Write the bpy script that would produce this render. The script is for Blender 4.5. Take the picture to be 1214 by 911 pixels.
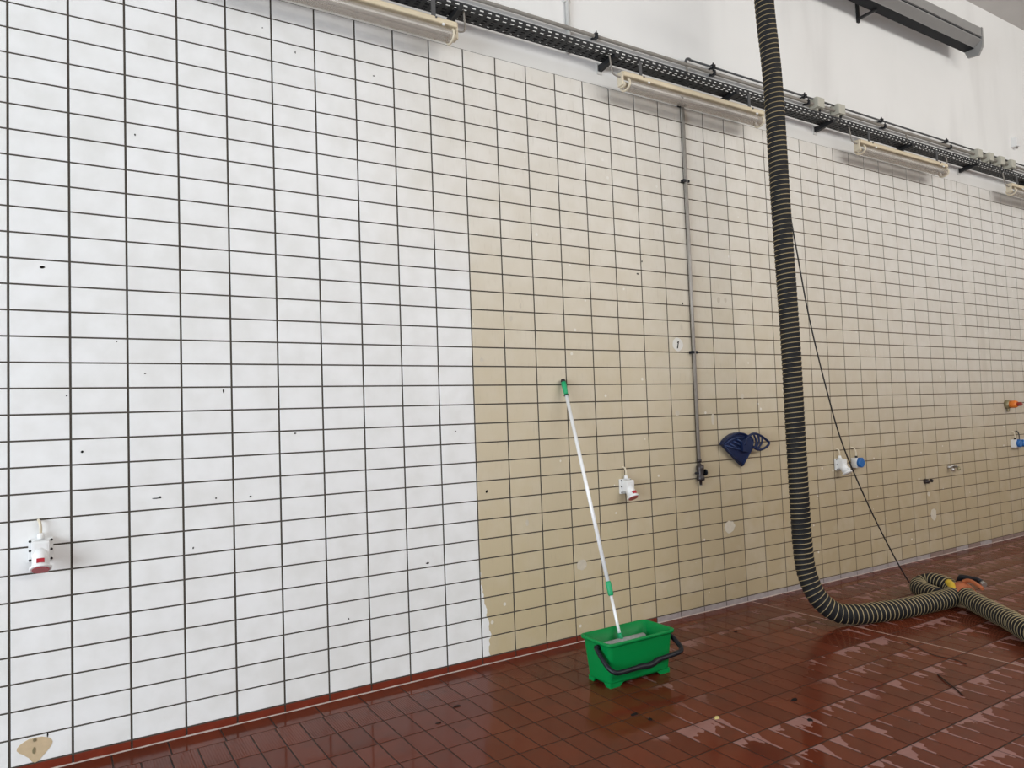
import bpy, bmesh, math, random
from mathutils import Vector, Matrix
random.seed(7)
S = bpy.context.scene
COL = S.collection
for o in list(bpy.data.objects): bpy.data.objects.remove(o, do_unlink=True)
PI = math.pi
B = 0.045                      # height of the skirting: wall tiling starts here above the floor (z = 0)

# ------------------------------------------------------------------ camera
cam = bpy.data.cameras.new('camera'); co = bpy.data.objects.new('camera', cam); COL.objects.link(co)
cam.sensor_fit = 'HORIZONTAL'; cam.sensor_width = 36.0; cam.lens = 865.875 / 1214 * 36.0
cam.clip_start = 0.05; cam.clip_end = 100
CP = Vector((0.19355, -4.16753, 1.51864 + B))
R0, R1, R2 = (0.8487, -0.5276, -0.0363), (-0.0051, 0.0604, -0.9982), (0.5288, 0.8473, 0.0486)
mx = Matrix(((R0[0], -R1[0], -R2[0]), (R0[1], -R1[1], -R2[1]), (R0[2], -R1[2], -R2[2])))
q = mx.to_quaternion(); q.normalize()
co.matrix_world = Matrix.Translation(CP) @ q.to_matrix().to_4x4()
S.camera = co

# ------------------------------------------------------------------ world, daylight, exposure
w = bpy.data.worlds.new('world'); S.world = w; w.use_nodes = True
w.node_tree.nodes['Background'].inputs[0].default_value = (0.80, 0.90, 1.0, 1)
w.node_tree.nodes['Background'].inputs[1].default_value = 1.0
def area(name, loc, rot, sx, sy, power, color):
    l = bpy.data.lights.new(name, 'AREA'); l.shape = 'RECTANGLE'; l.size = sx; l.size_y = sy
    l.energy = power; l.color = color
    o = bpy.data.objects.new(name, l); COL.objects.link(o); o.location = loc; o.rotation_euler = rot
    return o
# daylight through the open gate on the left and the high window band in the facing wall
area('daylight_gate', (-6.6, -4.6, 1.75), (PI / 2, 0, -PI / 2), 5.2, 3.2, 900, (0.84, 0.92, 1.0))
area('daylight_windows', (7.6, -8.6, 5.2), (PI / 2, 0, 0), 11.0, 1.6, 540, (1.0, 0.97, 0.92))
S.view_settings.view_transform = 'Standard'; S.view_settings.look = 'None'
S.view_settings.gamma = 1.0; S.view_settings.use_curve_mapping = False
S.view_settings.exposure = -0.25

# ------------------------------------------------------------------ helpers
class MB:
    def __init__(s): s.v = []; s.f = []; s.sm = []
    def add(s, vs, fs, smooth=False):
        n = len(s.v); s.v += [tuple(x) for x in vs]
        s.f += [tuple(i + n for i in f) for f in fs]; s.sm += [smooth] * len(fs); return s
    def box(s, x0, x1, y0, y1, z0, z1):
        v = [(x, y, z) for x in (x0, x1) for y in (y0, y1) for z in (z0, z1)]
        return s.add(v, [(0, 1, 3, 2), (4, 6, 7, 5), (0, 4, 5, 1), (2, 3, 7, 6), (0, 2, 6, 4), (1, 5, 7, 3)])
    def cbox(s, x0, x1, y0, y1, z0, z1, c):      # box with chamfered edges
        bm = bmesh.new(); bmesh.ops.create_cube(bm, size=1)
        for v in bm.verts:
            v.co = ((x0 + x1) / 2 + v.co.x * (x1 - x0), (y0 + y1) / 2 + v.co.y * (y1 - y0), (z0 + z1) / 2 + v.co.z * (z1 - z0))
        bmesh.ops.bevel(bm, geom=bm.edges[:], offset=c, segments=2, affect='EDGES', profile=.7)
        bm.verts.ensure_lookup_table()
        s.add([v.co[:] for v in bm.verts], [[v.index for v in f.verts] for f in bm.faces]); bm.free(); return s
    def prism(s, poly, x0, x1):                   # polygon in (y, z) drawn out along x
        n = len(poly); v = [(x0, *p) for p in poly] + [(x1, *p) for p in poly]
        f = [(i, (i + 1) % n, n + (i + 1) % n, n + i) for i in range(n)]
        return s.add(v, f + [tuple(range(n))[::-1], tuple(range(n, 2 * n))])
    def slab(s, poly, y0, y1):                    # polygon in (x, z) drawn out along y
        n = len(poly); v = [(p[0], y0, p[1]) for p in poly] + [(p[0], y1, p[1]) for p in poly]
        f = [(i, (i + 1) % n, n + (i + 1) % n, n + i) for i in range(n)]
        return s.add(v, f + [tuple(range(n))[::-1], tuple(range(n, 2 * n))])
    def tube(s, pts, r, n=10, caps=True, radii=None, closed=False):
        pts = [Vector(p) for p in pts]; m = len(pts); rings = []
        T = []
        for i in range(m):
            a = pts[(i - 1) % m] if (closed or i > 0) else pts[0]
            b = pts[(i + 1) % m] if (closed or i < m - 1) else pts[-1]
            T.append((b - a).normalized())
        up = Vector((0, 0, 1)) if abs(T[0].z) < .9 else Vector((1, 0, 0))
        N = (up - T[0] * up.dot(T[0])).normalized()
        v = []
        for i in range(m):
            N = (N - T[i] * N.dot(T[i])).normalized(); Bn = T[i].cross(N)
            rr = radii[i] if radii else r
            for k in range(n):
                a = 2 * PI * k / n
                v.append(pts[i] + (N * math.cos(a) + Bn * math.sin(a)) * rr)
        f = []
        for i in range(m if closed else m - 1):
            j = (i + 1) % m
            for k in range(n):
                f.append((i * n + k, i * n + (k + 1) % n, j * n + (k + 1) % n, j * n + k))
        s.add(v, f, True)
        if caps and not closed:
            o = len(s.v) - len(v)
            s.f += [tuple(o + k for k in range(n))[::-1], tuple(o + (m - 1) * n + k for k in range(n))]; s.sm += [False, False]
        return s
    def cyl(s, a, b, r, n=16, r2=None): return s.tube([a, b], r, n, True, [r, r2 if r2 is not None else r])
    def build(s, name, mat, parent=None, bevel=0):
        me = bpy.data.meshes.new(name); me.from_pydata(s.v, [], s.f); me.update()
        me.polygons.foreach_set('use_smooth', s.sm)
        bm = bmesh.new(); bm.from_mesh(me); bmesh.ops.recalc_face_normals(bm, faces=bm.faces); bm.to_mesh(me); bm.free()
        o = bpy.data.objects.new(name, me); COL.objects.link(o)
        me.materials.append(mat)
        if parent: o.parent = parent
        if bevel:
            md = o.modifiers.new('bevel', 'BEVEL'); md.width = bevel; md.segments = 2; md.limit_method = 'ANGLE'
        return o
def tag(o, label, cat, group=None):
    o['label'] = label; o['category'] = cat
    if group: o['group'] = group
    return o
def thing(name, label, cat, loc=(0, 0, 0), group=None, rz=0):
    o = bpy.data.objects.new(name, None); COL.objects.link(o); o.location = loc; o.rotation_euler = (0, 0, rz)
    o.empty_display_size = .05
    return tag(o, label, cat, group)
def struct(o): o['kind'] = 'structure'; return o
def catmull(P, per=8):
    P = [Vector(p) for p in P]; out = []
    Q = [P[0] * 2 - P[1]] + P + [P[-1] * 2 - P[-2]]
    for i in range(1, len(Q) - 2):
        for k in range(per):
            t = k / per; a, b, c, d = Q[i - 1], Q[i], Q[i + 1], Q[i + 2]
            out.append(.5 * ((2 * b) + (c - a) * t + (2 * a - 5 * b + 4 * c - d) * t * t + (3 * b - a - 3 * c + d) * t ** 3))
    out.append(P[-1]); return out

# ------------------------------------------------------------------ materials
class NT:
    def __init__(s, name):
        s.m = bpy.data.materials.new(name); s.m.use_nodes = True; s.t = s.m.node_tree
        s.b = s.t.nodes['Principled BSDF']; s._pos = None
    def n(s, typ, **kw):
        x = s.t.nodes.new(typ)
        for k, v in kw.items(): setattr(x, k, v)
        return x
    def l(s, a, b): s.t.links.new(a, b)
    def val(s, inp, v):
        if hasattr(v, 'is_linked') or hasattr(v, 'links'): s.l(v, inp)
        else: inp.default_value = v
    def math(s, op, a, b=0.0, c=None, clamp=False):
        x = s.n('ShaderNodeMath', operation=op); x.use_clamp = clamp
        s.val(x.inputs[0], a); s.val(x.inputs[1], b)
        if c is not None: s.val(x.inputs[2], c)
        return x.outputs[0]
    def sstep(s, v, a, b):
        x = s.n('ShaderNodeMapRange', interpolation_type='SMOOTHSTEP'); s.val(x.inputs[0], v)
        s.val(x.inputs[1], a); s.val(x.inputs[2], b); return x.outputs[0]
    def mix(s, f, a, b, mode='MIX'):
        x = s.n('ShaderNodeMix', data_type='RGBA', blend_type=mode); s.val(x.inputs[0], f)
        s.val(x.inputs[6], (*a, 1) if isinstance(a, tuple) and len(a) == 3 else a)
        s.val(x.inputs[7], (*b, 1) if isinstance(b, tuple) and len(b) == 3 else b); return x.outputs[2]
    def pos(s):
        if s._pos is None:
            g = s.n('ShaderNodeNewGeometry'); x = s.n('ShaderNodeSeparateXYZ'); s.l(g.outputs['Position'], x.inputs[0])
            s._pos = (g.outputs['Position'], x.outputs[0], x.outputs[1], x.outputs[2])
        return s._pos
    def vec(s, x, y, z):
        c = s.n('ShaderNodeCombineXYZ'); s.val(c.inputs[0], x); s.val(c.inputs[1], y); s.val(c.inputs[2], z); return c.outputs[0]
    def noise(s, vec, scale, detail=3, rough=.5):
        x = s.n('ShaderNodeTexNoise'); s.l(vec, x.inputs['Vector']); x.inputs['Scale'].default_value = scale
        x.inputs['Detail'].default_value = detail; x.inputs['Roughness'].default_value = rough; return x.outputs[0]
    def white(s, vec):
        x = s.n('ShaderNodeTexWhiteNoise'); s.l(vec, x.inputs['Vector']); return x.outputs[0]
    def vscale(s, v, k):
        x = s.n('ShaderNodeVectorMath', operation='MULTIPLY'); s.l(v, x.inputs[0]); x.inputs[1].default_value = k; return x.outputs[0]
    def bump(s, h, strength, dist=.01):
        x = s.n('ShaderNodeBump'); s.l(h, x.inputs['Height']); x.inputs['Strength'].default_value = strength
        x.inputs['Distance'].default_value = dist; s.l(x.outputs[0], s.b.inputs['Normal'])
    def set(s, **kw):
        for k, v in kw.items(): s.val(s.b.inputs[k.replace('_', ' ')], (*v, 1) if isinstance(v, tuple) and len(v) == 3 else v)
        return s
def plain(name, col, rough=.5, metal=0, var=.12, scale=30, spec=.5, bump=0):
    k = NT(name); tc = k.n('ShaderNodeTexCoord'); nz = k.noise(tc.outputs['Object'], scale, 4)
    d = tuple(c * (1 - var) for c in col); e = tuple(min(1, c * (1 + var)) for c in col)
    k.set(Base_Color=k.mix(nz, d, e), Roughness=rough, Metallic=metal)
    k.b.inputs['Specular IOR Level'].default_value = spec
    if bump: k.bump(nz, bump, .004)
    return k.m

def wall_tile_mat():
    k = NT('glazed_wall_tile'); P, x, y, z = k.pos()
    zz = k.math('SUBTRACT', z, B)
    tid = k.vec(k.math('FLOOR', k.math('DIVIDE', x, .25)), 0, k.math('FLOOR', k.math('DIVIDE', zz, .125)))
    rnd = k.white(tid)
    n1 = k.noise(P, 1.1, 3); n2 = k.noise(P, 7, 4); n3 = k.noise(k.vscale(P, (60, 1, 9)), 1, 3)
    white = k.mix(k.sstep(k.math('ADD', k.math('MULTIPLY', n2, .6), k.math('MULTIPLY', n1, .4)), .35, .68), (.85, .85, .845), (.765, .76, .74))
    # grime left on the unwashed right part: sharp edge along one joint low down, ragged and fading higher up
    wob = k.math('MULTIPLY', k.math('SUBTRACT', k.noise(k.vscale(P, (1, 1, 15)), 1, 3), .5), .08)
    low = k.math('MULTIPLY', k.sstep(zz, .55, .1), .055)
    edge = k.math('ADD', k.math('ADD', 2.502, low), k.math('MULTIPLY', wob, k.sstep(zz, .7, .2)))
    hard = k.math('GREATER_THAN', x, edge)
    soft = k.sstep(k.math('ADD', x, k.math('MULTIPLY', k.math('SUBTRACT', n1, .5), 1.0)), 1.3, 3.1)
    high = k.sstep(k.math('ADD', zz, k.math('MULTIPLY', k.math('SUBTRACT', n1, .5), .8)), 2.5, 3.0)
    m = k.mix(high, k.vec(hard, hard, hard), k.vec(soft, soft, soft))
    mask = k.n('ShaderNodeSeparateColor'); k.l(m, mask.inputs[0]); mask = mask.outputs[0]
    amt = k.math('MULTIPLY', mask, k.math('SUBTRACT', 1.0, k.math('MULTIPLY', k.sstep(zz, 1.2, 4.0), .62)))
    amt = k.math('MULTIPLY', amt, k.math('ADD', .86, k.math('MULTIPLY', n2, .28)))
    amt = k.math('MULTIPLY', amt, k.math('ADD', .92, k.math('MULTIPLY', rnd, .13)), clamp=True)
    beige = k.mix(k.sstep(zz, 1.6, .0), (.60, .515, .365), (.53, .435, .265))
    beige = k.mix(k.math('MULTIPLY', k.sstep(x, 4.5, 8.5), k.sstep(zz, .3, 1.6)), beige, (.60, .545, .455))
    beige = k.mix(k.math('MULTIPLY', k.sstep(x, 3.0, 5.2), k.sstep(zz, 2.2, .4)), beige, (.425, .335, .205))  # weaker light low on the right, painted into the grime as darker beige
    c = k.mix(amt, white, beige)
    # water runs and scuffs
    c = k.mix(k.math('MULTIPLY', k.sstep(n3, .56, .75), k.math('MULTIPLY', mask, .16)), c, (.36, .31, .23))
    streak = k.math('MULTIPLY', k.sstep(k.noise(k.vscale(P, (5, 1, .35)), 1, 3), .6, .75), k.math('MULTIPLY', k.sstep(x, 4.2, 5.0), .22))
    c = k.mix(streak, c, (.38, .33, .26))
    # little chips and lime dots
    vo = k.n('ShaderNodeTexVoronoi'); vo.inputs['Scale'].default_value = 7.5; k.l(P, vo.inputs['Vector'])
    sel = k.white(k.vscale(vo.outputs['Position'], (9, 9, 9)))
    dot = k.math('MULTIPLY', k.math('LESS_THAN', vo.outputs['Distance'], .085), k.math('GREATER_THAN', sel, .62))
    c = k.mix(k.math('MULTIPLY', k.math('MULTIPLY', dot, mask), .6), c, (.82, .80, .75))
    c = k.mix(k.math('MULTIPLY', rnd, .05), c, (.5, .48, .45))
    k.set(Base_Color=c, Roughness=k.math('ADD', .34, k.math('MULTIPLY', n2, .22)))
    k.b.inputs['Specular IOR Level'].default_value = .35
    wv = k.n('ShaderNodeTexWave', wave_type='BANDS', bands_direction='X'); k.l(P, wv.inputs['Vector']); wv.inputs['Scale'].default_value = 40
    wv.inputs['Distortion'].default_value = 1.5
    k.bump(k.math('ADD', k.math('MULTIPLY', n2, .8), k.math('MULTIPLY', wv.outputs[1], .12)), .12, .004)
    return k.m
def grout_wall_mat():
    k = NT('wall_grout'); P, x, y, z = k.pos(); n = k.noise(P, 14, 4)
    c = k.mix(n, (.050, .042, .034), (.085, .072, .058))
    k.set(Base_Color=k.mix(k.sstep(x, 2.4, 6.5), c, k.mix(n, (.085, .060, .036), (.135, .098, .062))), Roughness=.9); return k.m
def plaster_mat():
    k = NT('white_plaster'); P, x, y, z = k.pos(); n = k.noise(P, 1.3, 5); n2 = k.noise(k.vscale(P, (2.2, 1, .5)), 1, 4); n3 = k.noise(P, 60, 3)
    c = k.mix(n, (.76, .755, .735), (.84, .835, .82))
    c = k.mix(k.math('MULTIPLY', k.sstep(n2, .5, .72), .3), c, (.58, .565, .55))
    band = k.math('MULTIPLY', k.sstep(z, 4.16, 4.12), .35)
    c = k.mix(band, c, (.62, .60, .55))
    k.set(Base_Color=c, Roughness=.85); k.bump(k.math('ADD', n, k.math('MULTIPLY', n3, .15)), .25, .01); return k.m
def floor_tile_mat(ribs=False):
    k = NT('wet_red_floor_tile_ribbed' if ribs else 'wet_red_floor_tile'); P, x, y, z = k.pos()
    ty = k.math('DIVIDE', k.math('SUBTRACT', k.math('MULTIPLY', y, -1), .186), .2495)
    tx = k.math('DIVIDE', k.math('SUBTRACT', x, .0225), .125)
    fy = k.math('FRACT', ty); fx = k.math('FRACT', tx)
    rnd = k.white(k.vec(k.math('FLOOR', tx), k.math('FLOOR', ty), 0))
    n1 = k.noise(P, .9, 3); n2 = k.noise(P, 6, 4); n4 = k.noise(P, 45, 3)
    c = k.mix(rnd, (.104, .0215, .0095), (.145, .032, .0145))
    c = k.mix(k.math('MULTIPLY', k.sstep(n2, .45, .75), .5), c, (.085, .026, .015))
    # dried lime film: begins at the far joint of each tile row and thins out in tongues
    reach = k.noise(k.vscale(P, (7.5, 3.0, 1)), 1, 2)
    rag = k.noise(P, 34, 2)
    tong = k.math('SUBTRACT', k.math('ADD', k.math('MULTIPLY', reach, 2.3), k.math('MULTIPLY', fx, -.35)), .86)
    tong = k.math('ADD', tong, k.math('MULTIPLY', k.math('SUBTRACT', rag, .5), .28))
    sliver = k.math('MULTIPLY', k.math('LESS_THAN', fx, .11), .28)
    film = k.sstep(k.math('SUBTRACT', k.math('ADD', tong, sliver), k.math('MULTIPLY', fy, 1.0)), 0.0, .05)
    reg = k.math('ADD', k.math('MULTIPLY', y, -.62), k.math('MULTIPLY', x, .52))
    reg = k.math('ADD', reg, k.math('MULTIPLY', k.math('SUBTRACT', n1, .5), 3.2))
    film = k.math('MULTIPLY', film, k.sstep(reg, 2.45, 2.75))
    film = k.math('MULTIPLY', film, k.sstep(k.noise(P, 1.7, 2), .40, .47))
    film = k.math('MULTIPLY', film, k.math('ADD', .55, k.math('MULTIPLY', n4, .5)))
    c = k.mix(film, c, (.33, .175, .157))
    wet = k.sstep(n1, .3, .62)
    r = k.math('ADD', .055, k.math('MULTIPLY', k.math('SUBTRACT', 1.0, wet), .22))
    r = k.math('ADD', r, k.math('MULTIPLY', film, .35))
    k.set(Base_Color=c, Roughness=k.math('ADD', r, k.math('MULTIPLY', n2, .06)))
    k.b.inputs['Specular IOR Level'].default_value = .25; k.b.inputs['IOR'].default_value = 1.3
    h = k.math('ADD', k.math('MULTIPLY', n2, .5), k.math('MULTIPLY', n4, .06))
    if ribs:
        wv = k.math('SINE', k.math('MULTIPLY', x, 2 * PI / .0125)); h = k.math('ADD', h, k.math('MULTIPLY', wv, .25))
    k.bump(h, .10 if not ribs else .26, .004)
    return k.m
def grout_floor_mat():
    k = NT('floor_grout'); P, x, y, z = k.pos(); n = k.noise(P, 3, 4)
    k.set(Base_Color=k.mix(n, (.010, .006, .004), (.040, .026, .019)), Roughness=.6); k.b.inputs['Specular IOR Level'].default_value = .2; return k.m

M = dict(
    tile=wall_tile_mat(), grout=grout_wall_mat(), plaster=plaster_mat(), ftile=floor_tile_mat(), frib=floor_tile_mat(True), fgrout=grout_floor_mat(),
    ceil=plain('ceiling_paint', (.64, .62, .595), .9, 0, .08, 3), shell=plain('painted_wall', (.66, .66, .64), .85, 0, .06, 2),
    red=plain('red_skirting_glaze', (.165, .026, .012), .3, 0, .25, 14), greyskirt=plain('lime_grey_skirting', (.33, .285, .28), .6, 0, .3, 18),
    brownskirt=plain('brown_skirting', (.235, .165, .145), .5, 0, .3, 14), caulk=plain('old_caulk', (.44, .36, .32), .7, 0, .4, 40),
    black=plain('black_lacquered_steel', (.014, .0145, .016), .5, 0, .3, 20, .35), cable=plain('black_cable', (.012, .012, .014), .5),
    darkgrey=plain('dark_grey_steel', (.07, .07, .072), .5), conduit=plain('grey_conduit', (.25, .225, .195), .5, 0, .15, 12),
    pipe=plain('galvanised_pipe', (.34, .31, .275), .45, .15, .25, 25), beigebox=plain('beige_grey_plastic', (.47, .455, .385), .55),
    beige=plain('yellowed_enamel', (.66, .565, .40), .4, 0, .12, 8), yellowcap=plain('yellowed_plastic', (.66, .58, .44), .35),
    white=plain('white_plastic', (.80, .80, .79), .35, 0, .04), tubewhite=plain('fluorescent_tube_glass', (.58, .57, .54), .2, 0, .02),
    redp=plain('red_plastic', (.42, .012, .025), .35), bluep=plain('blue_plastic', (.012, .12, .38), .35), navy=plain('navy_plastic', (.007, .016, .060), .42, 0, .3, 12, .3), navyl=plain('worn_navy_plastic', (.022, .042, .12), .45, 0, .3, 12),
    orange=plain('orange_plastic', (.75, .20, .025), .4), rust=plain('orange_brown_rubber', (.42, .12, .045), .6, 0, .3, 25), darkred=plain('dark_red_plastic', (.28, .03, .02), .4),
    olive=plain('grimy_brass', (.30, .26, .15), .45, .4, .3, 30), chrome=plain('dull_chrome', (.50, .48, .45), .3, .8), purple=plain('dark_tarnished_metal', (.045, .036, .036), .4, .4),
    green=plain('green_bucket_plastic', (.001, .215, .048), .42, 0, .05, 6, .18), greengrip=plain('green_grip', (.006, .34, .13), .45, 0, .08), blackp=plain('black_rubber', (.008, .009, .013), .42, 0, .12, 30, .3),
    alu=plain('brushed_aluminium', (.88, .885, .89), .36, .12, .03, 40), sleeve=plain('grey_mop_fleece', (.33, .34, .33), .95, 0, .4, 90, .2, .6),
    hose=plain('black_hose_fabric', (.0125, .0125, .0135), .65, 0, .4, 16, .22), wire=plain('hose_wire_clip', (.35, .27, .14), .55, 0, .4, 3.1), yellow=plain('yellow_hose_lining', (.60, .40, .03), .55, 0, .2),
    heat=plain('heater_grey_steel', (.33, .325, .315), .42, .3, .12, 6), heatdk=plain('heater_black', (.010, .011, .014), .6, 0, .2, 20, .2), patch=plain('adhesive_residue', (.56, .43, .27), .75, 0, .15, 40),
    dirt=plain('dirt', (.014, .011, .010), .9, 0, .2, 30, .1), leaf=plain('dry_leaf', (.52, .42, .16), .7), twig=plain('twig_bark', (.030, .015, .011), .8, 0, .2, 30, .15), joint=plain('expansion_joint_sealant', (.40, .27, .22), .6, 0, .25, 12),
    wpaint=plain('white_conduit_paint', (.60, .59, .56), .6), water=plain('grey_water', (.20, .25, .23), .06, 0, .1, 5), chip=plain('white_filler', (.74, .72, .67), .7, 0, .05), chipb=plain('beige_filler', (.58, .52, .42), .6, 0, .15))
def diffuser_mat():
    k = NT('cloudy_acrylic'); k.set(Base_Color=(.52, .49, .46), Roughness=.2)
    tr = k.n('ShaderNodeBsdfTransparent'); tr.inputs[0].default_value = (.95, .93, .9, 1)
    mx_ = k.n('ShaderNodeMixShader'); mx_.inputs[0].default_value = .33
    k.l(tr.outputs[0], mx_.inputs[1]); k.l(k.b.outputs[0], mx_.inputs[2]); k.l(mx_.outputs[0], k.t.nodes['Material Output'].inputs[0]); return k.m
M['diff'] = diffuser_mat()

# ------------------------------------------------------------------ room shell
XL, XR, YF, ZC = -7.0, 15.0, -9.0, 6.278
ZT = B + 4.0                                       # top of the tiling
wall_back = struct(MB().box(XL, XR, .004, .30, -.3, ZT).build('wall_back', M['grout']))
wall_upper = struct(MB().box(XL, XR, .006, .30, ZT, ZC + .2).build('wall_upper', M['plaster']))
floor = struct(MB().box(XL, XR, YF, .0, -.3, -.0016).build('floor', M['fgrout']))
struct(MB().box(XL, XR, YF - .3, .3, ZC, ZC + .3).build('ceiling', M['ceil']))
struct(MB().box(XL - .3, XL, YF, -7.3, -.3, ZC + .2).box(XL - .3, XL, -1.9, .3, -.3, ZC + .2).box(XL - .3, XL, -7.3, -1.9, 3.45, ZC + .2).build('wall_left', M['shell']))   # open gate
struct(MB().box(XR, XR + .3, YF, .3, -.3, ZC + .2).build('wall_right', M['shell']))
f = MB()                                            # facing wall with its high window band
f.box(XL, 1.9, YF - .3, YF, -.3, ZC).box(13.3, XR, YF - .3, YF, -.3, ZC)
f.box(1.9, 13.3, YF - .3, YF, -.3, 4.3).box(1.9, 13.3, YF - .3, YF, 6.1, ZC)
struct(f.build('wall_front', M['shell']))

# ------------------------------------------------------------------ wall tiles
def project(p):
    d = Vector(p) - CP; u, v, wz = d.dot(Vector(R0)), d.dot(Vector(R1)), d.dot(Vector(R2))
    if wz < .1: return None
    return 607 + 865.875 * u / wz, 455.5 + 865.875 * v / wz, wz
def chamfer_tile(wx, wy, t, c):                    # a tile lying in x/y with its face at +z, chamfered edge
    a, b = wx / 2, wy / 2
    v = [(-a, -b, -t), (a, -b, -t), (a, b, -t), (-a, b, -t), (-a, -b, -c), (a, -b, -c), (a, b, -c), (-a, b, -c),
         (-a + c, -b + c, 0), (a - c, -b + c, 0), (a - c, b - c, 0), (-a + c, b - c, 0)]
    fcs = []
    for i in range(4):
        j = (i + 1) % 4; fcs += [(i, j, j + 4, i + 4), (i + 4, j + 4, j + 8, i + 8)]
    return v, fcs + [(8, 9, 10, 11)]
def tile_field(cells, mesh_v, mesh_f, mat, parent, name, to_world, limit=300, stuff=None):
    """cells: list of centres; the ones that show largest become parts, the rest one joined part"""
    sc = []
    for c in cells:
        p = project(to_world((0, 0, 0), c))
        vis = p and -15 < p[0] < 1229 and -15 < p[1] < 926
        sc.append(((1e6 if vis else 0) + (1 / p[2] if p else 0), c))
    sc.sort(key=lambda t: -t[0])
    me = bpy.data.meshes.new(name); me.from_pydata([to_world(v, (0, 0)) for v in mesh_v], [], mesh_f); me.update()
    bm = bmesh.new(); bm.from_mesh(me); bmesh.ops.recalc_face_normals(bm, faces=bm.faces); bm.to_mesh(me); bm.free()
    me.materials.append(mat); z0 = Vector(to_world((0, 0, 0), (0, 0)))
    for s_, c in sc[:limit]:
        o = bpy.data.objects.new(name, me); COL.objects.link(o); o.parent = parent
        o.location = Vector(to_world((0, 0, 0), c)) - z0
    rest = MB()
    for s_, c in sc[limit:]: rest.add([to_world(v, c) for v in mesh_v], mesh_f)
    if rest.v:
        o = rest.build(stuff or name + '_field', mat, parent); o['kind'] = 'stuff'
tv, tf = chamfer_tile(.2396, .1170, .012, .0014)
cells = [((c + .5) * .25, B + (r + .5) * .125) for c in range(-8, 60) for r in range(32)]
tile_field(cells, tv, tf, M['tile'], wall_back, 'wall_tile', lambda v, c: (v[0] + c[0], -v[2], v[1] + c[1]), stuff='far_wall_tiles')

# skirting tiles with a bead of caulk
sk = struct(bpy.data.objects.new('baseboard_back', None)); COL.objects.link(sk)
skm = {}
for kk in ('red', 'greyskirt', 'brownskirt'):
    skm[kk] = MB().cbox(.0045, .2455, -.0015, .02, .003, B - .004, .002).build('skirting_tile', M[kk], sk)
first = dict(skm)
for c in range(-8, 60):
    xx = c * .25
    kk = 'red' if c < 16 else ('greyskirt' if c < 31 or c in (33, 35) else 'brownskirt')
    if kk in first: o = first.pop(kk)
    else: o = skm[kk].copy(); COL.objects.link(o); o.parent = sk
    o.location.x = xx
cb = MB(); pts = []
random.seed(3)
n = 240
for i in range(n + 1):
    xx = -2 + 17 * i / n; h = .004 + .003 * random.random(); d = .004 + .008 * random.random()
    pts += [(xx, .0, -.001), (xx, -d, -.001), (xx, -d * .5, h * .6), (xx, 0, h)]
cb.add(pts, [(4 * i + a, 4 * i + (a + 1) % 4, 4 * i + 4 + (a + 1) % 4, 4 * i + 4 + a) for i in range(n) for a in range(4)])
cb.build('caulk_bead', M['caulk'], sk)

# adhesive patch, filler disc, drill holes and chips on the wall
def disc(x, z, rx, rz, th, mat, name, n=14, jit=0, parent=wall_back, y=0):
    pl = []
    for i in range(n):
        a = 2 * PI * i / n; k = 1 + random.uniform(-jit, jit)
        pl.append((x + rx * k * math.cos(a), z + rz * k * math.sin(a)))
    return MB().slab(pl, y, y - th).build(name, mat, parent)
poly = [(.028, .083), (.040, .097), (.062, .109), (.078, .115), (.085, .113), (.092, .116), (.125, .113), (.148, .105), (.163, .092), (.168, .080), (.164, .066), (.148, .045),
        (.128, .024), (.112, .006), (.098, .001), (.086, .008), (.074, .028), (.055, .046), (.036, .060), (.027, .072)]
ap = MB().slab([(a, b + B) for a, b in poly], .0, -.0012).build('adhesive_patch', M['patch'], wall_back); ap['label'] = 'brown glue patch low on the wall'
disc(.097, B + .105, .007, .008, .003, M['olive'], 'screw_plug', 10, .1, ap, -.001)
disc(.094, B + .058, .006, .018, .0022, M['olive'], 'glue_crack', 12, .2, ap, -.001)
for (hx, hz, rx, rz) in [(.296, 1.437, .006, .006), (.234, 1.715, .004, .004), (.957, 1.728, .004, .010), (.622, 1.182, .018, .003), (.640, 1.186, .007, .006), (.91, 1.157, .0045, .0045), (1.087, 1.151, .005, .005), (.136, 2.339, .010, .006),
                         (.45, 1.985, .004, .004), (.578, 1.823, .005, .003), (.794, .908, .004, .005), (2.133, .651, .014, .006), (1.201, 3.807, .004, .004), (1.385, 3.708, .003, .009), (1.868, 3.674, .007, .004), (2.356, 1.455, .005, .005),
                         (2.57, 1.056, .008, .010), (4.01, 2.695, .007, .007), (3.961, 2.594, .010, .006), (4.418, 2.391, .007, .010), (1.337, 1.485, .006, .004), (.544, 3.066, .004, .005), (1.62, .40, .005, .005), (.148, .118, .003, .012)]:
    disc(hx, B + hz, rx, rz, .0012, M['dirt'], 'drill_hole', 8, .25)
fd = disc(4.345, B + 2.062, .056, .054, .0012, M['chip'], 'filler_spot', 20, .05)
MB().slab([(4.335, B + 2.03), (4.345, B + 2.03), (4.358, B + 2.085), (4.350, B + 2.09), (4.340, B + 2.075), (4.346, B + 2.072)], -.001, -.0025).build('scratch_mark', M['dirt'], fd)
for (hx, hz, rx, rz) in [(5.789, 1.957, .03, .05), (7.789, .599, .025, .022), (7.859, .386, .05, .06), (4.829, .583, .06, .05), (4.834, 2.442, .018, .026), (4.915, 2.446, .014, .024), (2.885, 2.292, .008, .018), (2.807, 2.201, .010, .018), (4.307, 1.522, .022, .022),
                         (4.696, 1.464, .018, .045), (4.396, 2.202, .012, .03), (2.875, .822, .012, .022), (3.32, .481, .045, .035), (2.566, 1.917, .014, .014), (5.06, 1.644, .02, .02)]:
    disc(hx, B + hz, rx, rz, .0010, M['chipb'], 'filler_spot', 22, .10)

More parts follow.
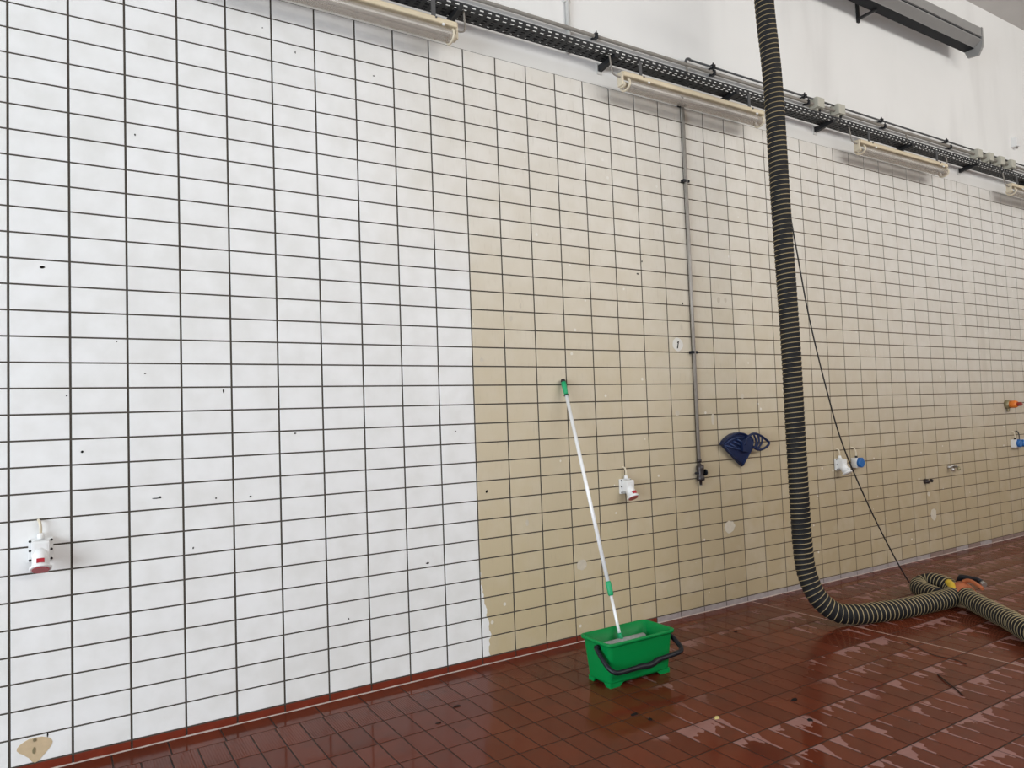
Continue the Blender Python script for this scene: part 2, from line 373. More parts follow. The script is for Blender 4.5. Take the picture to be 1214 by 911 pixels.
# ------------------------------------------------------------------ floor tiles
fv, ff = chamfer_tile(.1185, .2415, .012, .0009)
rows = [-.186 - .2495 * (r + .5) for r in range(34)]
tile_field([(.0225 + .125 * (c + .5), yy) for c in range(-16, 110) for yy in rows[1:]], fv, ff, M['ftile'], floor, 'floor_tile', lambda v, c: (v[0] + c[0], v[1] + c[1], v[2]), stuff='far_floor_tiles')
tile_field([(.0225 + .125 * (c + .5), rows[0]) for c in range(-16, 110)], fv, ff, M['frib'], floor, 'ribbed_floor_tile', lambda v, c: (v[0] + c[0], v[1] + c[1], v[2]), stuff='far_ribbed_floor_tiles')
ev, ef = chamfer_tile(.243, .177, .012, .0009)
tile_field([(.16 + .25 * (c + .5), -.095) for c in range(-8, 56)], ev, ef, M['ftile'], floor, 'edge_floor_tile', lambda v, c: (v[0] + c[0], v[1] + c[1], v[2]), stuff='far_edge_floor_tiles')
MB().box(5.018, 5.027, -8, -.02, -.006, .0006).build('expansion_joint', M['joint'], floor)

# ------------------------------------------------------------------ cable tray with brackets
def Z(z): return z + B
tray = thing('cable_tray', 'long black perforated steel cable tray on arms above the tiles', 'cable tray', (0, 0, Z(4.156)))
X0, X1, P_ = .3, 12.3, .06
def perforated(A, U, V, L, W, rows, s0, s1):
    """sheet from A along unit U (length L) and V (width W); rows: list of (v0, v1) slot bands; slot from s0 to s1 of each pitch"""
    mb = MB(); A = Vector(A); U = Vector(U); V = Vector(V); nn = int(L / P_)
    us = []
    for i in range(nn): us += [i * P_, i * P_ + s0, i * P_ + s1]
    us.append(nn * P_)
    vs = [0]
    for a, b in rows: vs += [a, b]
    vs.append(W)
    nv = len(vs); vv = [A + U * a + V * b for a in us for b in vs]
    fs = []
    for i in range(len(us) - 1):
        for j in range(nv - 1):
            if i % 3 == 1 and j % 2 == 1: continue
            fs.append((i * nv + j, (i + 1) * nv + j, (i + 1) * nv + j + 1, i * nv + j + 1))
    return mb.add(vv, fs)
ybk, yfr, th = -.05, -.19, .034
def sheet(mb, name):
    o = mb.build(name, M['black'], tray); md = o.modifiers.new('thickness', 'SOLIDIFY'); md.thickness = .0016; md.offset = 0; return o
sheet(perforated((X0, ybk, 0), (1, 0, 0), (0, -1, 0), X1 - X0, .14, [(.012, .024), (.040, .052), (.068, .080), (.094, .106), (.120, .132)], .014, .044), 'tray_bottom')
sheet(perforated((X0, yfr, 0), (1, 0, 0), (0, 0, 1), X1 - X0, th, [(.014, .024)], .014, .044), 'tray_side')
sheet(perforated((X0, ybk, 0), (1, 0, 0), (0, 0, 1), X1 - X0, .03, [(.012, .020)], .012, .046), 'tray_side')
MB().tube([(X0, yfr, th), (X1, yfr, th)], .004, 6).build('tray_rim', M['darkgrey'], tray)
for i in range(9):
    bx = 1.095 + 1.2895 * i
    br = MB().prism([(.006, -.048), (.006, -.002), (-.20, -.002), (-.20, -.026)], bx - .017, bx + .017).build('bracket_arm', M['black'], tray)
    MB().box(bx - .027, bx + .018, -.0015, .006, -.07, .012).build('wall_plate', M['wpaint'], br)
cb_ = thing('cable_bundle', 'black cables lying along the bottom of the cable tray', 'cables', (0, 0, Z(4.158)))
for i, (yy, rr) in enumerate([(-.066, .010), (-.085, .008), (-.105, .010), (-.123, .007)]):
    pp = [(x, yy + .006 * math.sin(x * 1.7 + i * 2), rr + .001 + .001 * math.sin(x * 2.3 + i)) for x in [.5 + .5 * j for j in range(24)]]
    MB().tube(catmull(pp, 3), rr, 7).build('cable', M['cable'], cb_)

# ------------------------------------------------------------------ pipes above the tray
pc = thing('conduit_pipe', 'thick grey conduit pipe running along the wall just above the tray', 'pipe', (0, 0, Z(4.345)))
MB().tube([(.4, -.04, 0), (12.6, -.04, .012)], .0135, 12).build('pipe', M['conduit'], pc)
for x in (1.15, 2.4, 3.61, 4.86, 6.10, 7.32, 8.58, 10.6):
    k = MB().box(x - .012, x + .012, -.062, -.022, -.020, .022).box(x - .006, x + .006, -.03, .006, -.006, .006).build('pipe_clamp', M['blackp'], pc)
    MB().cyl((x, -.055, .02), (x, -.055, .036), .005, 6).build('clamp_bolt', M['blackp'], k)
for x in (4.55, 6.52, 7.72):
    MB().tube([(x, -.04, 0), (x, -.045, -.05), (x, -.06, -.19)], .008, 8).build('drop_conduit', M['conduit'], pc)
pb = thing('black_pipe', 'thin black pipe above the grey conduit, starting left of the hose', 'pipe', (0, 0, Z(4.398)))
MB().tube([(4.60, -.04, .0), (12.6, -.04, .012)], .0085, 10).build('pipe', M['darkgrey'], pb)
MB().tube(catmull([(4.60, -.04, 0), (4.575, -.04, .005), (4.55, -.04, -.012), (4.545, -.04, -.06)], 5), .011, 8).build('pipe_elbow', M['darkgrey'], pb)
for x in (4.86, 6.06, 7.28, 8.51, 10.6):
    MB().box(x - .016, x + .016, -.058, -.024, -.014, .020).box(x - .006, x + .006, -.03, .006, -.006, .006).cyl((x, -.045, .018), (x, -.045, .036), .006, 6).build('pipe_clamp', M['blackp'], pb)
rc = thing('riser_conduit', 'pale grey conduit rising up the plaster above the tray', 'pipe', (3.385, -.012, Z(4.22)))
MB().tube([(0, 0, -.04), (0, 0, 1.84)], .0165, 12).build('pipe', M['wpaint'], rc)
for z in (.35, 1.2): MB().box(-.026, .026, -.006, .018, z - .012, z + .012).build('saddle_clamp', M['wpaint'], rc)

jbl = ['beige junction box next to the hose, first of the pair on the pipes', 'beige junction box further from the hose, second of the pair on the pipes',
       'beige junction box leftmost of the far row of four', 'beige junction box second from left in the far row of four',
       'beige junction box third from left in the far row of four', 'beige junction box rightmost of the far row of four']
for lab, x in zip(jbl, (6.24, 6.56, 9.15, 9.41, 9.67, 9.93)):
    j = thing('junction_box', lab, 'junction box', (x, -.052, Z(4.36)), 'beige junction boxes on the conduit')
    MB().cbox(-.055, .055, -.026, .058, -.050, .050, .008).build('box_body', M['beigebox'], j)
    MB().cbox(-.051, .051, -.036, -.024, -.046, .046, .005).build('box_lid', M['beigebox'], j)
    MB().cyl((-.02, .0, -.05), (-.02, .0, -.075), .013, 10).build('cable_gland', M['beigebox'], j)
    MB().tube(catmull([(-.02, 0, -.07), (-.02, 0, -.11), (-.015, -.03, -.16)], 5), .007, 8).build('lead', M['conduit'], j)
    MB().cyl((.025, .0, -.05), (.025, .0, -.072), .012, 10).build('cable_gland', M['cable'], j)

# ------------------------------------------------------------------ fluorescent lamps under the tray
def lamp(x0, lab, first=[None]):
    t = thing('fluorescent_lamp', lab, 'lamp', (x0, -.19, Z(3.965)), 'fluorescent lamps under the tray')
    L = 1.56
    MB().prism([(-.034, .036), (-.034, .066), (.034, .066), (.034, .036), (.028, .031), (-.028, .031)], .012, L - .012).build('housing', M['beige'], t, .003)
    prof = [(.050 * math.sin(a), -.020 - .040 * math.cos(a)) for a in [math.radians(d) for d in range(-150, 151, 15)]]
    inn = [(.047 * math.sin(a), -.020 - .037 * math.cos(a)) for a in [math.radians(d) for d in range(150, -151, -15)]]
    d = MB().prism(prof + inn, .04, L - .04); d.f = [x for x in d.f if len(x) == 4]; d.sm = [False] * len(d.f)
    d.build('diffuser', M['diff'], t)
    tb = MB().tube([(.06, 0, -.015), (L - .06, 0, -.015)], .012, 10).build('tube', M['tubewhite'], t)
    for e, s in ((.0, 1), (L, -1)):
        ring = []
        for k in range(15):
            a = math.radians(-140 + 280 * k / 14); ring.append((e + s * .046, .051 * math.sin(a), -.020 - .041 * math.cos(a)))
        c = MB().tube(ring, .0085, 8).build('diffuser_end_ring', M['yellowcap'], t)
        MB().cbox(*sorted((e, e + s * .014)), -.022, .034, -.034, .068, .004).build('end_plate', M['yellowcap'], t)
        MB().cyl((e + s * .012, 0, -.02), (e + s * .05, 0, -.02), .026, 14, .020).build('lamp_holder', M['yellowcap'], t)
    for hx in (.20, L - .16):
        st = MB().box(hx - .014, hx + .014, -.004, .004, .06, .192).build('hanger_strap', M['darkgrey'], t)
        MB().cyl((hx, -.003, .075), (hx, -.040, .058), .006, 8).build('bolt', M['darkgrey'], st)
        MB().cyl((hx + .05, -.040, .028), (hx + .05, -.032, .024), .010, 10).build('clip', M['white'], t)
    for e, s in ((0, -1), (L, 1)):
        if e == 0 or lab.startswith(('near', 'third')):
            MB().tube(catmull([(e, 0, .03), (e + s * .035, .005, .035), (e + s * .065, .012, .06), (e + s * .07, .02, .14), (e + s * .07, .03, .2)], 5), .006, 8).build('lead', M['conduit'], t)
    return t
lamp(.798, 'nearest fluorescent lamp, its right end above the washed white tiles')
lamp(3.706, 'fluorescent lamp left of the hose, above the thin wall pipe')
lamp(6.602, 'third fluorescent lamp, right of the hose')
lamp(9.530, 'farthest fluorescent lamp, cut off by the right edge')

# ------------------------------------------------------------------ radiant heater
ht = thing('radiant_heater', 'long dark grey radiant heater high on the plaster wall', 'heater', (0, 0, Z(5.42)))
zb = 5.42
def yz(l): return [(a, b - zb) for a, b in l]
MB().prism(yz([(-.15, 5.427), (-.256, 5.426), (-.26, 5.432), (-.332, 5.482), (-.334, 5.490), (-.322, 5.494), (-.322, 5.512), (-.337, 5.516), (-.337, 5.616), (-.16, 5.63), (-.15, 5.62)]), 5.6, 8.8).build('reflector_body', M['heat'], ht)
MB().box(5.6, 8.8, -.254, -.150, .001, .0065).build('burner_opening', M['heatdk'], ht)
MB().box(5.6, 8.8, -.325, -.321, .073, .093).build('groove', M['heatdk'], ht)
for xx in (5.57, 8.8):
    MB().prism(yz([(-.15, 5.427), (-.18, 5.346), (-.293, 5.333), (-.336, 5.41), (-.342, 5.483), (-.342, 5.622), (-.15, 5.636)]), xx, xx + .03).build('end_cap', M['heat'], ht)
for bx in (5.95, 7.046):
    MB().box(bx - .017, bx + .017, -.014, .006, -.045, .20).box(bx - .012, bx + .012, -.20, -.01, -.018, .002).build('wall_bracket', M['black'], ht)

# ------------------------------------------------------------------ wall pipe with valve
vp = thing('wall_pipe', 'thin grey vertical pipe ending in a small valve on beige tiles', 'pipe', (4.497, -.022, Z(.95)))
MB().tube([(.006, 0, 3.07), (0, 0, .20)], .0135, 12).build('pipe', M['pipe'], vp)
MB().tube(catmull([(.006, 0, 3.06), (.006, -.004, 3.12), (.01, .006, 3.17)], 4), .010, 8).build('pipe_top_bend', M['cable'], vp)
for z in (3.06, 2.435, 1.05):
    MB().box(-.032, .032, -.012, .022, z - .011, z + .011).cyl((.026, -.014, z), (.026, .02, z), .008, 8).build('pipe_clamp', M['blackp'], vp)
v = MB().tube([(0, 0, .25), (0, 0, .205), (0, 0, .20), (0, 0, .18), (0, 0, .178), (0, -.004, .165), (0, -.006, .15), (0, -.006, .125), (0, -.006, .085), (0, -.006, .065), (0, -.006, .05), (0, -.006, .035), (0, -.006, .033), (0, -.006, .0)], .02, 12, True,
              [.011, .011, .019, .019, .010, .010, .031, .031, .024, .030, .034, .030, .012, .010]).build('valve_body', M['purple'], vp)
MB().cyl((-.055, -.006, .095), (.05, -.006, .095), .009, 10).build('valve_spindle', M['blackp'], v)
MB().cyl((.045, -.006, .095), (.058, -.006, .095), .026, 12).build('valve_knob', M['blackp'], v)
MB().cyl((0, -.006, .02), (0, -.006, -.01), .010, 10).build('hose_spout', M['pipe'], vp)

# ------------------------------------------------------------------ sockets
def red_socket(x, z, lab, lid):
    t = thing('industrial_socket', lab, 'socket', (x, 0, z), 'angled industrial sockets')
    MB().cbox(-.050, .050, -.022, .0, -.062, .046, .005).build('back_box', M['white'], t)
    for sx in (-1, 1):
        for sz in (-.052, -.008, .036):
            MB().cyl((sx * .043, -.022, sz), (sx * .043, -.0235, sz), .006, 8).build('screw', M['cable'], t)
    MB().cbox(-.036, .036, -.075, -.018, -.045, .040, .012).build('front_housing', M['white'], t)
    a = Vector((0, -.045, -.005)); d = Vector((0, -.52, -.854))
    br = MB().tube([a, a + d * .03, a + d * .088], .036, 20, True, [.033, .034, .036]).build('plug_barrel', M['white'], t)
    MB().tube([a + d * .082, a + d * .086, a + d * .096, a + d * .098], .044, 24, True, [.038, .045, .045, .041]).build('flange', M['white'], br)
    MB().cyl(a + d * .0985, a + d * .1015, .035, 20).build('lid', lid, br)
    nrm = Vector((0, -.854, .52))
    c = a + d * .068 + nrm * .035
    k = MB().cbox(-.016, .016, -.006, .006, -.010, .010, .002).build('hinge_tab', lid, br)
    k.location = c; k.rotation_euler = (-math.atan2(.52, .854), 0, 0)
    g = MB().tube([(0, -.025, .044), (0, -.025, .060), (0, -.025, .072)], .014, 12, True, [.0155, .0155, .012]).build('cable_gland', M['white'], t)
    MB().tube(catmull([(0, -.025, .068), (0, -.027, .10), (-.004, -.022, .124), (-.008, -.008, .131), (-.01, .004, .131)], 5), .0062, 8).build('lead', M['yellowcap'], t)
    return t
red_socket(.125, Z(.992), 'white and red socket on the washed white tiles at far left', M['redp'])
red_socket(3.735, Z(1.008), 'white and red socket between the pole and the wall pipe', M['redp'])
red_socket(6.30, Z(1.006), 'all-white angled socket just right of the hose', M['white'])
def blue_socket(x, z, lab, wd=.04):
    t = thing('blue_lid_socket', lab, 'socket', (x, 0, z), 'sockets with a blue lid')
    MB().cbox(-wd, wd, -.058, .0, -.046, .046, .006).build('box', M['white'], t)
    k = MB().tube([(0, -.056, 0), (0, -.062, 0), (0, -.085, 0), (0, -.09, 0)], .04, 22, True, [.040, .043, .043, .037]).build('lid', M['bluep'], t)
    MB().cbox(-.018, .018, -.088, -.055, .034, .048, .003).build('hinge', M['bluep'], k)
    MB().cyl((0, -.03, .045), (0, -.03, .064), .012, 10).build('cable_gland', M['cable'], t)
    MB().tube(catmull([(0, -.03, .06), (0, -.03, .10), (-.01, -.02, .135), (-.02, -.005, .142), (-.022, .004, .142)], 5), .006, 8).build('lead', M['yellowcap'], t)
blue_socket(6.545, Z(.998), 'small socket with round blue lid, right of the hose')
blue_socket(9.62, Z(1.03), 'wide white socket with blue lids at the right edge', .045)
t = bpy.data.objects['blue_lid_socket.001']
MB().cbox(.05, .15, -.058, .0, -.046, .046, .006).build('box', M['white'], t)
MB().tube([(.10, -.056, 0), (.10, -.085, 0), (.10, -.09, 0)], .04, 22, True, [.043, .043, .037]).build('lid', M['bluep'], t)
MB().tube(catmull([(.10, -.03, .04), (.10, -.03, .10), (.09, -.02, .135), (.08, -.005, .142)], 5), .006, 8).build('lead', M['cable'], t)
v = thing('orange_valve', 'small olive wall valve with an orange and red tip', 'valve', (9.53, 0, Z(1.485)))
MB().tube([(0, .004, 0), (0, -.03, 0), (0, -.05, 0)], .05, 16, True, [.052, .050, .042]).build('base', M['olive'], v)
MB().tube([(0, -.045, 0), (0, -.10, 0), (0, -.12, 0)], .04, 16, True, [.043, .043, .034]).build('cap', M['orange'], v)
MB().tube([(0, -.115, 0), (0, -.16, 0), (0, -.17, 0)], .02, 12, True, [.022, .022, .012]).build('tip', M['darkred'], v)
MB().cyl((0, -.02, -.04), (0, -.02, -.085), .014, 10).build('outlet', M['olive'], v)
tp = thing('wall_tap', 'dull chrome wall tap with two knobs, right of the filler spots', 'tap', (8.24, 0, Z(.85))); tp.scale = (.75, .75, .75)
for sx in (-.07, .09):
    MB().tube([(sx, .004, 0), (sx, -.02, 0), (sx, -.05, -.006)], .02, 12, True, [.030, .020, .016]).build('inlet', M['chrome'], tp)
    k = MB().tube([(sx, -.05, -.01), (sx, -.065, -.03), (sx, -.07, -.055)], .02, 12, True, [.017, .026, .022]).build('knob', M['chrome'] if sx < 0 else M['olive'], tp)
MB().tube([(-.07, -.04, .006), (.01, -.04, .018), (.09, -.04, .0)], .011, 10).build('bridge', M['chrome'], tp)
tp = thing('dark_stub_tap', 'small dark stub tap low on the tiles left of the chrome tap', 'tap', (7.73, 0, Z(.735))); tp.scale = (.75, .75, .75)
MB().tube([(0, .004, 0), (0, -.03, 0), (0, -.06, -.008)], .02, 12, True, [.036, .030, .024]).build('body', M['purple'], tp)
MB().cyl((0, -.04, .0), (.075, -.05, .004), .011, 10).build('spindle', M['purple'], tp)
MB().tube([(.07, -.05, .004), (.085, -.05, .004), (.095, -.05, .004)], .02, 12, True, [.022, .024, .014]).build('knob', M['purple'], tp)
tb = thing('wall_sensor', 'tiny white box high on the plaster at the right edge', 'sensor', (10.15, 0, Z(4.68)))
MB().cbox(-.035, .035, -.06, .006, -.06, .06, .008).build('body', M['white'], tb)
MB().cyl((.02, -.03, -.06), (.02, -.03, -.075), .014, 10).build('cap', M['conduit'], tb)

# ------------------------------------------------------------------ dark blue fan-shaped fitting
bf = thing('blue_sieve_holder', 'dark blue plastic fan-shaped fitting with a slatted crescent on the tiles', 'wall fitting', (4.99, 0, Z(1.06)))
tipx, tipz = -.004, .004
ar = [(-.247, .198), (-.225, .225), (-.185, .252), (-.125, .276), (-.062, .286), (-.005, .279), (.048, .260), (.085, .225), (.105, .185), (.113, .150)]
na = len(ar)
fanv = [(tipx, -.006, tipz)] + [(x * .97, -.006, z) for x, z in ar] + [(tipx, -.026, tipz - .002)] + [(x, -.052, z) for x, z in ar]
fcs = [(0, i + 1, i + 2) for i in range(na - 1)] + [(na + 1, na + 1 + i + 2, na + 1 + i + 1) for i in range(na - 1)]
fcs += [(i + 1, na + 2 + i, na + 3 + i, i + 2) for i in range(na - 1)] + [(0, na + 1, na + 2, 1), (0, na, na + 1 + na, na + 1)]
MB().add(fanv, fcs).build('fan_shell', M['navy'], bf)
def onfan(x, z, lift=.005):
    tt = min(1, max(0, (z - tipz) / .26)); return (x, -.026 - .026 * tt - lift, z)
MB().tube([onfan(x * .985, z * .98) for x, z in ar], .008, 8).build('fan_rim', M['navy'], bf)
MB().tube([onfan(*p) for p in [(-.235, .190), (-.15, .168), (-.07, .150), (-.02, .142)]], .007, 8).build('ridge', M['navyl'], bf)
MB().tube([onfan(*p) for p in [(-.235, .190), (-.12, .092), (tipx, .012)]], .006, 8).build('ridge', M['navy'], bf)
MB().tube([onfan(*p) for p in [(.108, .150), (.052, .078), (tipx, .012)]], .006, 8).build('ridge', M['navy'], bf)
MB().tube([onfan(*p) for p in [(-.235, .190), (-.17, .225), (-.09, .245), (-.01, .240)]], .005, 8).build('ridge', M['navyl'], bf)
for i, (x, z) in enumerate([(-.145, .186), (-.105, .204), (-.065, .220)]):
    MB().tube([onfan(x - .015, z + .010), onfan(x + .035, z - .012), onfan(x + .06, z - .024)], .007, 8).build('raised_rib', M['navyl'], bf)
yc = -.062
outer = [(-.005, .180), (.015, .222), (.05, .250), (.095, .266), (.142, .266), (.20, .247), (.25, .220), (.298, .184), (.272, .156), (.225, .138), (.174, .132), (.13, .142), (.10, .160)]
MB().tube(catmull([(x, yc, z) for x, z in outer], 4), .0105, 8).build('crescent_frame', M['navy'], bf)
for a, b in [((.065, .255), (.085, .165)), ((.112, .266), (.118, .150)), ((.165, .258), (.132, .150)), ((.215, .240), (.150, .142))]:
    m_ = ((a[0] + b[0]) / 2 + .024, (a[1] + b[1]) / 2 - .004)
    MB().tube(catmull([(x, yc, z) for x, z in (a, m_, b)], 4), .008, 8).build('crescent_slat', M['navy'], bf)
MB().slab([(-.03, .13), (-.03, .215), (.01, .232), (.05, .245), (.075, .24), (.09, .19), (.095, .155), (.05, .12)], -.050, -.066).build('crescent_root', M['navy'], bf)

# ------------------------------------------------------------------ exhaust hose
hs = thing('extraction_hose', 'black ribbed extraction hose hanging down and lying curled on the floor', 'hose', (4.80, -.7, 0))
OFF = Vector((-4.80, .7, 0))
RH = .066
def hose_seg(P, per=14, start=0):
    C = catmull(P, per)
    # resample evenly
    L = [0]
    for a, b in zip(C, C[1:]): L.append(L[-1] + (b - a).length)
    def at(s):
        s = min(max(s, 0), L[-1] - 1e-6); lo = 0; hi = len(L) - 1
        while hi - lo > 1:
            mi = (lo + hi) // 2
            if L[mi] <= s: lo = mi
            else: hi = mi
        return C[lo].lerp(C[hi], (s - L[lo]) / (L[hi] - L[lo]))
    pitch = .0365; nt = int(L[-1] / pitch)
    st = pitch / 4; N = int(nt * pitch / st)
    pts = [at(i * st) for i in range(N + 1)]
    rad = [RH + (0, .0035, .0045, .0035)[i % 4] for i in range(N + 1)]
    MB().tube([p + OFF for p in pts], RH, 24, True, rad).build('hose_fabric', M['hose'], hs)
    # wire helix
    hp = []; nn = 24
    T = (at(.01) - at(0)).normalized(); up = Vector((0, 0, 1)) if abs(T.z) < .9 else Vector((1, 0, 0)); Nn = (up - T * up.dot(T)).normalized()
    for i in range(nt * nn):
        s = i / nn * pitch; p = at(s); T = (at(s + .004) - at(s - .004)).normalized()
        Nn = (Nn - T * Nn.dot(T)).normalized(); Bn = T.cross(Nn); a = 2 * PI * i / nn
        hp.append(p + OFF + (Nn * math.cos(a) + Bn * math.sin(a)) * (RH + .0025))
    MB().tube(hp, .0033, 5).build('wire_helix', M['wire'], hs)
z0 = Z(.0)
main = [(4.70, -.70, 6.26), (4.70, -.70, Z(5.3)), (4.705, -.70, Z(4.588)), (4.755, -.70, Z(3.956)), (4.770, -.70, Z(2.996)), (4.793, -.70, Z(2.05)), (4.794, -.70, Z(1.34)), (4.798, -.70, Z(.75)), (4.806, -.70, Z(.506)), (4.815, -.715, Z(.3256)),
        (4.845, -.77, Z(.160)), (4.93, -.85, Z(.055)), (5.07, -.92, Z(.03)), (5.22, -.97, Z(.027)), (5.40, -1.02, Z(.027)), (5.65, -1.055, Z(.027)), (5.93, -1.085, Z(.028)),
        (6.09, -1.085, .080), (6.165, -1.03, .100), (6.205, -.95, .118), (6.235, -.87, .120), (6.24, -.80, .112), (6.19, -.76, .088), (6.13, -.79, .074), (6.075, -.86, .0715), (6.02, -.95, .0715), (5.97, -1.05, .0715)]
hose_seg(main)
hose_seg([(6.10, -1.16, Z(.045)), (6.03, -1.235, Z(.034)), (5.90, -1.40, Z(.029)), (5.68, -1.665, Z(.029)), (5.55, -1.80, Z(.029)), (5.30, -2.1, Z(.029)), (4.95, -2.5, Z(.029))])
MB().tube([Vector(p) + OFF for p in [(6.16, -1.09, Z(.06)), (6.13, -1.125, Z(.052)), (6.085, -1.175, Z(.045))]], .077, 22, True, [.079, .081, .077]).build('coupling_sleeve', M['rust'], hs)
MB().tube([Vector(p) + OFF for p in catmull([(6.05, -1.10, .118), (6.10, -1.065, .142), (6.15, -1.01, .158)], 4)], .028, 10, True).build('stretched_lining', M['yellow'], hs)
cl = MB().tube([Vector(p) + OFF for p in catmull([(6.15, -1.12, Z(.135)), (6.14, -1.17, Z(.155)), (6.10, -1.24, Z(.145)), (6.07, -1.30, Z(.125))], 5)], .014, 8).build('clamp_lever', M['rust'], hs)
MB().tube([Vector(p) + OFF for p in [(6.23, -1.04, Z(.10)), (6.23, -1.07, Z(.155)), (6.22, -1.10, Z(.158)), (6.26, -1.17, Z(.145)), (6.25, -1.20, Z(.13))]], .017, 8, True, [.02, .024, .017, .017, .024]).build('clamp_handle', M['blackp'], hs)
MB().cyl(Vector((6.26, -1.195, Z(.128))) + OFF, Vector((6.235, -1.235, Z(.118))) + OFF, .02, 12).build('clamp_bolt_head', M['chrome'], hs)
hk = MB().tube([Vector((4.70, -.70, Z(4.63))) + OFF, Vector((4.70, -.70, Z(4.68))) + OFF], .078, 22, True).build('hanger_band', M['heatdk'], hs)
MB().tube([Vector(p) + OFF for p in catmull([(4.63, -.70, Z(4.63)), (4.57, -.70, Z(4.615)), (4.53, -.70, Z(4.66)), (4.44, -.70, Z(4.72))], 5)], .02, 10, True).build('hanger_hook', M['heatdk'], hk)
MB().tube([Vector(p) + OFF for p in [(4.605, -.72, Z(4.60)), (4.585, -.72, Z(4.585)), (4.56, -.72, Z(4.595)), (4.55, -.72, Z(4.62))]], .018, 10, True, [.014, .02, .02, .012]).build('hook_roller', M['yellow'], hk)

rp = MB().tube(catmull([(4.86, -.66, Z(3.85)), (4.89, -.62, Z(3.6)), (4.972, -.6, Z(3.213)), (5.0655, -.6, Z(2.728)), (5.174, -.6, Z(2.206)), (5.352, -.6, Z(1.612)), (5.51, -.6, Z(1.206)), (5.80, -.6, Z(.711)), (6.113, -.6, Z(.263)), (6.33, -.6, Z(.0)), (6.40, -.61, .012), (6.43, -.66, .007)], 6), .0055, 8).build('pull_cord', M['cable'])
tag(rp, 'thin black cord slanting from the hose down to the floor', 'cord')

# ------------------------------------------------------------------ bucket
bk = thing('bucket', 'rectangular bright green bucket with black handle on the wet floor', 'bucket', (3.108, -.713, 0))
def rrect(hx, hy, r, z, n=5):
    out = []
    for cx, cy, a0 in ((hx - r, hy - r, 0), (-hx + r, hy - r, 90), (-hx + r, -hy + r, 180), (hx - r, -hy + r, 270)):
        for k in range(n + 1):
            a = math.radians(a0 + 90 * k / n); out.append((cx + r * math.cos(a), cy + r * math.sin(a), z))
    return out
def loft(rings, close_last=True):
    mb = MB(); n = len(rings[0]); v = [p for r in rings for p in r]
    f = [(i * n + k, i * n + (k + 1) % n, (i + 1) * n + (k + 1) % n, (i + 1) * n + k) for i in range(len(rings) - 1) for k in range(n)]
    if close_last: f.append(tuple((len(rings) - 1) * n + k for k in range(n)))
    return mb.add(v, f, True)
HZ = .262
rings = [rrect(.229, .099, .022, .020), rrect(.232, .102, .022, .034), rrect(.240, .117, .026, .15), rrect(.2455, .128, .03, .235), rrect(.247, .129, .03, .243),
         rrect(.260, .141, .034, .244), rrect(.2625, .1435, .036, .250), rrect(.262, .143, .036, HZ), rrect(.257, .138, .034, HZ + .002),
         rrect(.243, .124, .028, HZ - .003), rrect(.236, .112, .024, .15), rrect(.226, .096, .02, .04)]
body = loft(rings)
body.f.append(tuple(range(len(rings[0])))[::-1]); body.sm.append(False)
body.build('bucket_body', M['green'], bk)
for sx in (-1, 1):                                  # corner feet
    for sy in (-1, 1):
        poly = [(sx * .229, 0), (sx * .158, 0), (sx * .146, .012), (sx * .130, .022), (sx * .230, .030)]
        x0_, x1_ = sy * .100, sy * .090
        MB().slab(poly, x0_, x1_).build('foot', M['green'], bk)
        pl2 = [(sy * .101, 0), (sy * .058, 0), (sy * .050, .012), (sy * .040, .022), (sy * .102, .030)]
        MB().prism(pl2, sx * .230, sx * .219).build('foot', M['green'], bk)
for sx in (-1, 1):
    MB().cyl((sx * .244, -.03, .222), (sx * .272, -.03, .222), .016, 12).build('handle_pivot', M['blackp'], bk)
MB().add([(x, y, .135) for x, y, z in rrect(.2345, .1095, .024, 0)], [tuple(range(24))]).build('water', M['water'], bk)
hp = [(-.268, -.03, .222), (-.272, -.08, .182), (-.268, -.135, .136), (-.245, -.170, .114), (-.20, -.180, .112), (-.07, -.183, .115), (-.02, -.183, .109), (.03, -.183, .114), (.07, -.182, .126), (.20, -.181, .134), (.262, -.172, .138), (.290, -.135, .156), (.286, -.075, .195), (.270, -.03, .222)]
hC = catmull(hp, 4)
MB().tube(hC, .011, 10, True, [.0145 + (.003 if -.09 < p.x < .09 and p.y < -.15 else 0) for p in hC]).build('handle', M['blackp'], bk)

# ------------------------------------------------------------------ washer on its pole, leaning on the wall
wp = thing('washer_pole', 'telescopic aluminium pole with green grip leaning from the bucket against the wall', 'pole', (3.11, -.642, 0))
PT = Vector((3.2013, -.022, Z(1.787))); PB = Vector((3.11, -.642, Z(.155)))
ax = (PB - PT).normalized(); o_ = Vector((-3.11, .642, 0))
def at(s): return PT + ax * s + o_
Lp = (PB - PT).length
MB().tube([at(.0), at(.012), at(.022)], .016, 14, True, [.013, .017, .018]).build('end_cap', M['cable'], wp)
MB().tube([at(.022), at(.05), at(.10), at(.118)], .017, 14, True, [.018, .0185, .0155, .0145]).build('grip', M['greengrip'], wp)
MB().tube([at(.118), at(.126)], .018, 14).build('grip_collar', M['cable'], wp)
MB().tube([at(.126), at(1.405)], .0125, 14).build('upper_tube', M['alu'], wp)
MB().tube([at(1.40), at(1.41), at(1.48), at(1.488)], .018, 14, True, [.016, .0185, .018, .014]).build('clamp_collar', M['greengrip'], wp)
MB().tube([at(1.486), at(Lp + .02)], .0098, 14).build('lower_tube', M['alu'], wp)
MB().tube([at(Lp - .035), at(Lp + .012)], .014, 12, True, [.014, .019]).build('head_joint', M['greengrip'], wp)
ce = at(Lp + .018)
sl = MB().tube([ce + Vector((-.185, 0, -.004)), ce + Vector((-.18, 0, -.004)), ce + Vector((.18, 0, -.004)), ce + Vector((.185, 0, -.004))], .024, 16, True, [.018, .028, .028, .018]).build('fleece_sleeve', M['sleeve'], wp)

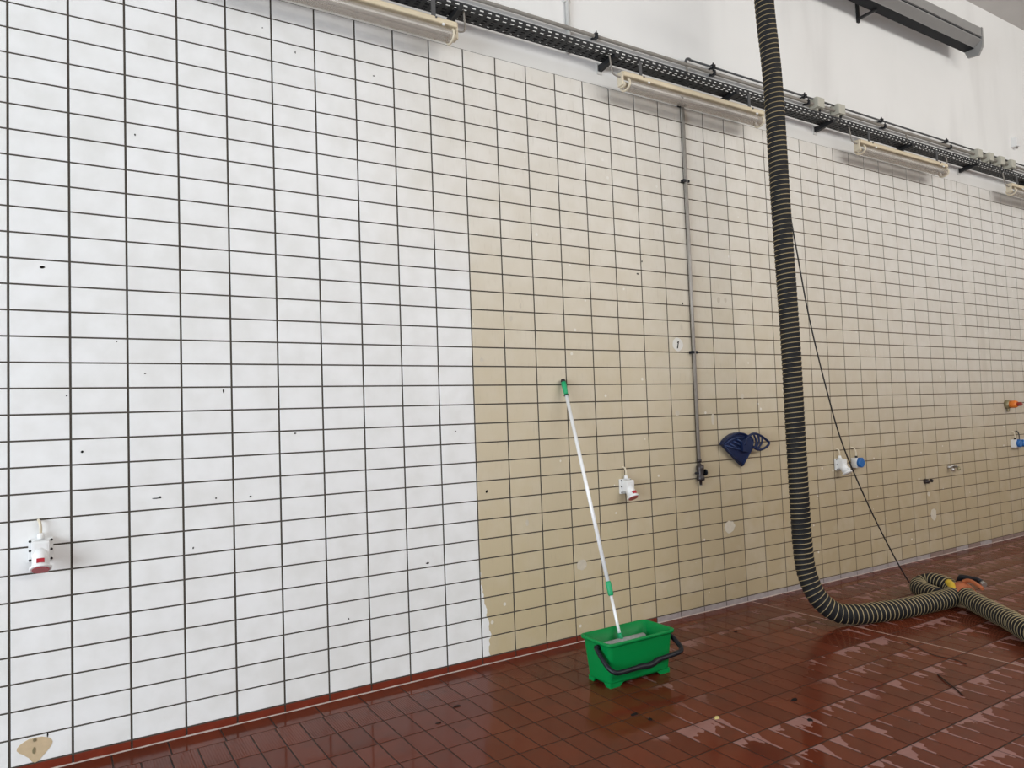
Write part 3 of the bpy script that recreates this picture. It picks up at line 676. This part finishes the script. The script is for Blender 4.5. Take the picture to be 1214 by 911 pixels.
# ------------------------------------------------------------------ litter on the floor
tag(MB().tube(catmull([(4.50, -1.79, .005), (4.42, -1.88, .007), (4.35, -1.97, .005), (4.295, -2.03, .004)], 3), .0038, 6).build('twig', M['twig']), 'short dark twig on the floor in front of the hose', 'twig')
tag(MB().tube(catmull([(4.93, -1.36, .004), (4.88, -1.46, .005), (4.82, -1.60, .004), (4.83, -1.72, .004), (4.80, -1.80, .004)], 4), .0024, 6).build('twig', M['twig']), 'thin curved dark twig on the floor near the pale floor joint', 'twig')
def blob(x, y, r, h, mat, name, lab, cat, sq=1.0):
    mb = MB(); n = 9; v = []
    for ring, (k, z) in enumerate(((1, 0), (.75, h * .8), (.3, h))):
        for i in range(n):
            a = 2 * PI * i / n; kk = k * random.uniform(.7, 1.25); v.append((x + r * kk * math.cos(a), y + r * sq * kk * math.sin(a), z))
    f = [(j * n + i, j * n + (i + 1) % n, (j + 1) * n + (i + 1) % n, (j + 1) * n + i) for j in range(2) for i in range(n)] + [tuple(2 * n + i for i in range(n))]
    tag(mb.add(v, f).build(name, mat), lab, cat)
blob(3.050, -1.452, .018, .010, M['leaf'], 'dry_leaf', 'small yellow dry leaf on the floor in front of the bucket', 'leaf', .6)
blob(2.745, -1.165, .026, .006, M['dirt'], 'dark_leaf', 'flat dark wet leaf on the floor below the bucket', 'leaf', .5)
blob(2.768, -1.262, .012, .008, M['dirt'], 'dirt_crumb', 'small dark crumb beside the yellow leaf and wet leaf', 'crumb')
blob(3.555, -1.535, .024, .008, M['dirt'], 'dark_leaf', 'dark leaf scrap among the pale streaks in front of the hose', 'leaf', .6)
blob(3.395, -1.745, .014, .008, M['dirt'], 'dirt_crumb', 'dark crumb on a pale streak in the right foreground', 'crumb')
blob(2.05, -.50, .026, .006, M['twig'], 'dark_leaf', 'dark leaf scrap on the ribbed tiles left of the bucket', 'leaf', .5)
blob(1.87, -.64, .018, .005, M['twig'], 'dark_leaf', 'smaller leaf scrap on the floor left of the bucket, nearer the camera', 'leaf', .6)
blob(4.28, -.50, .016, .006, M['twig'], 'dirt_crumb', 'dark crumb on the floor behind the bucket, near the skirting', 'crumb')
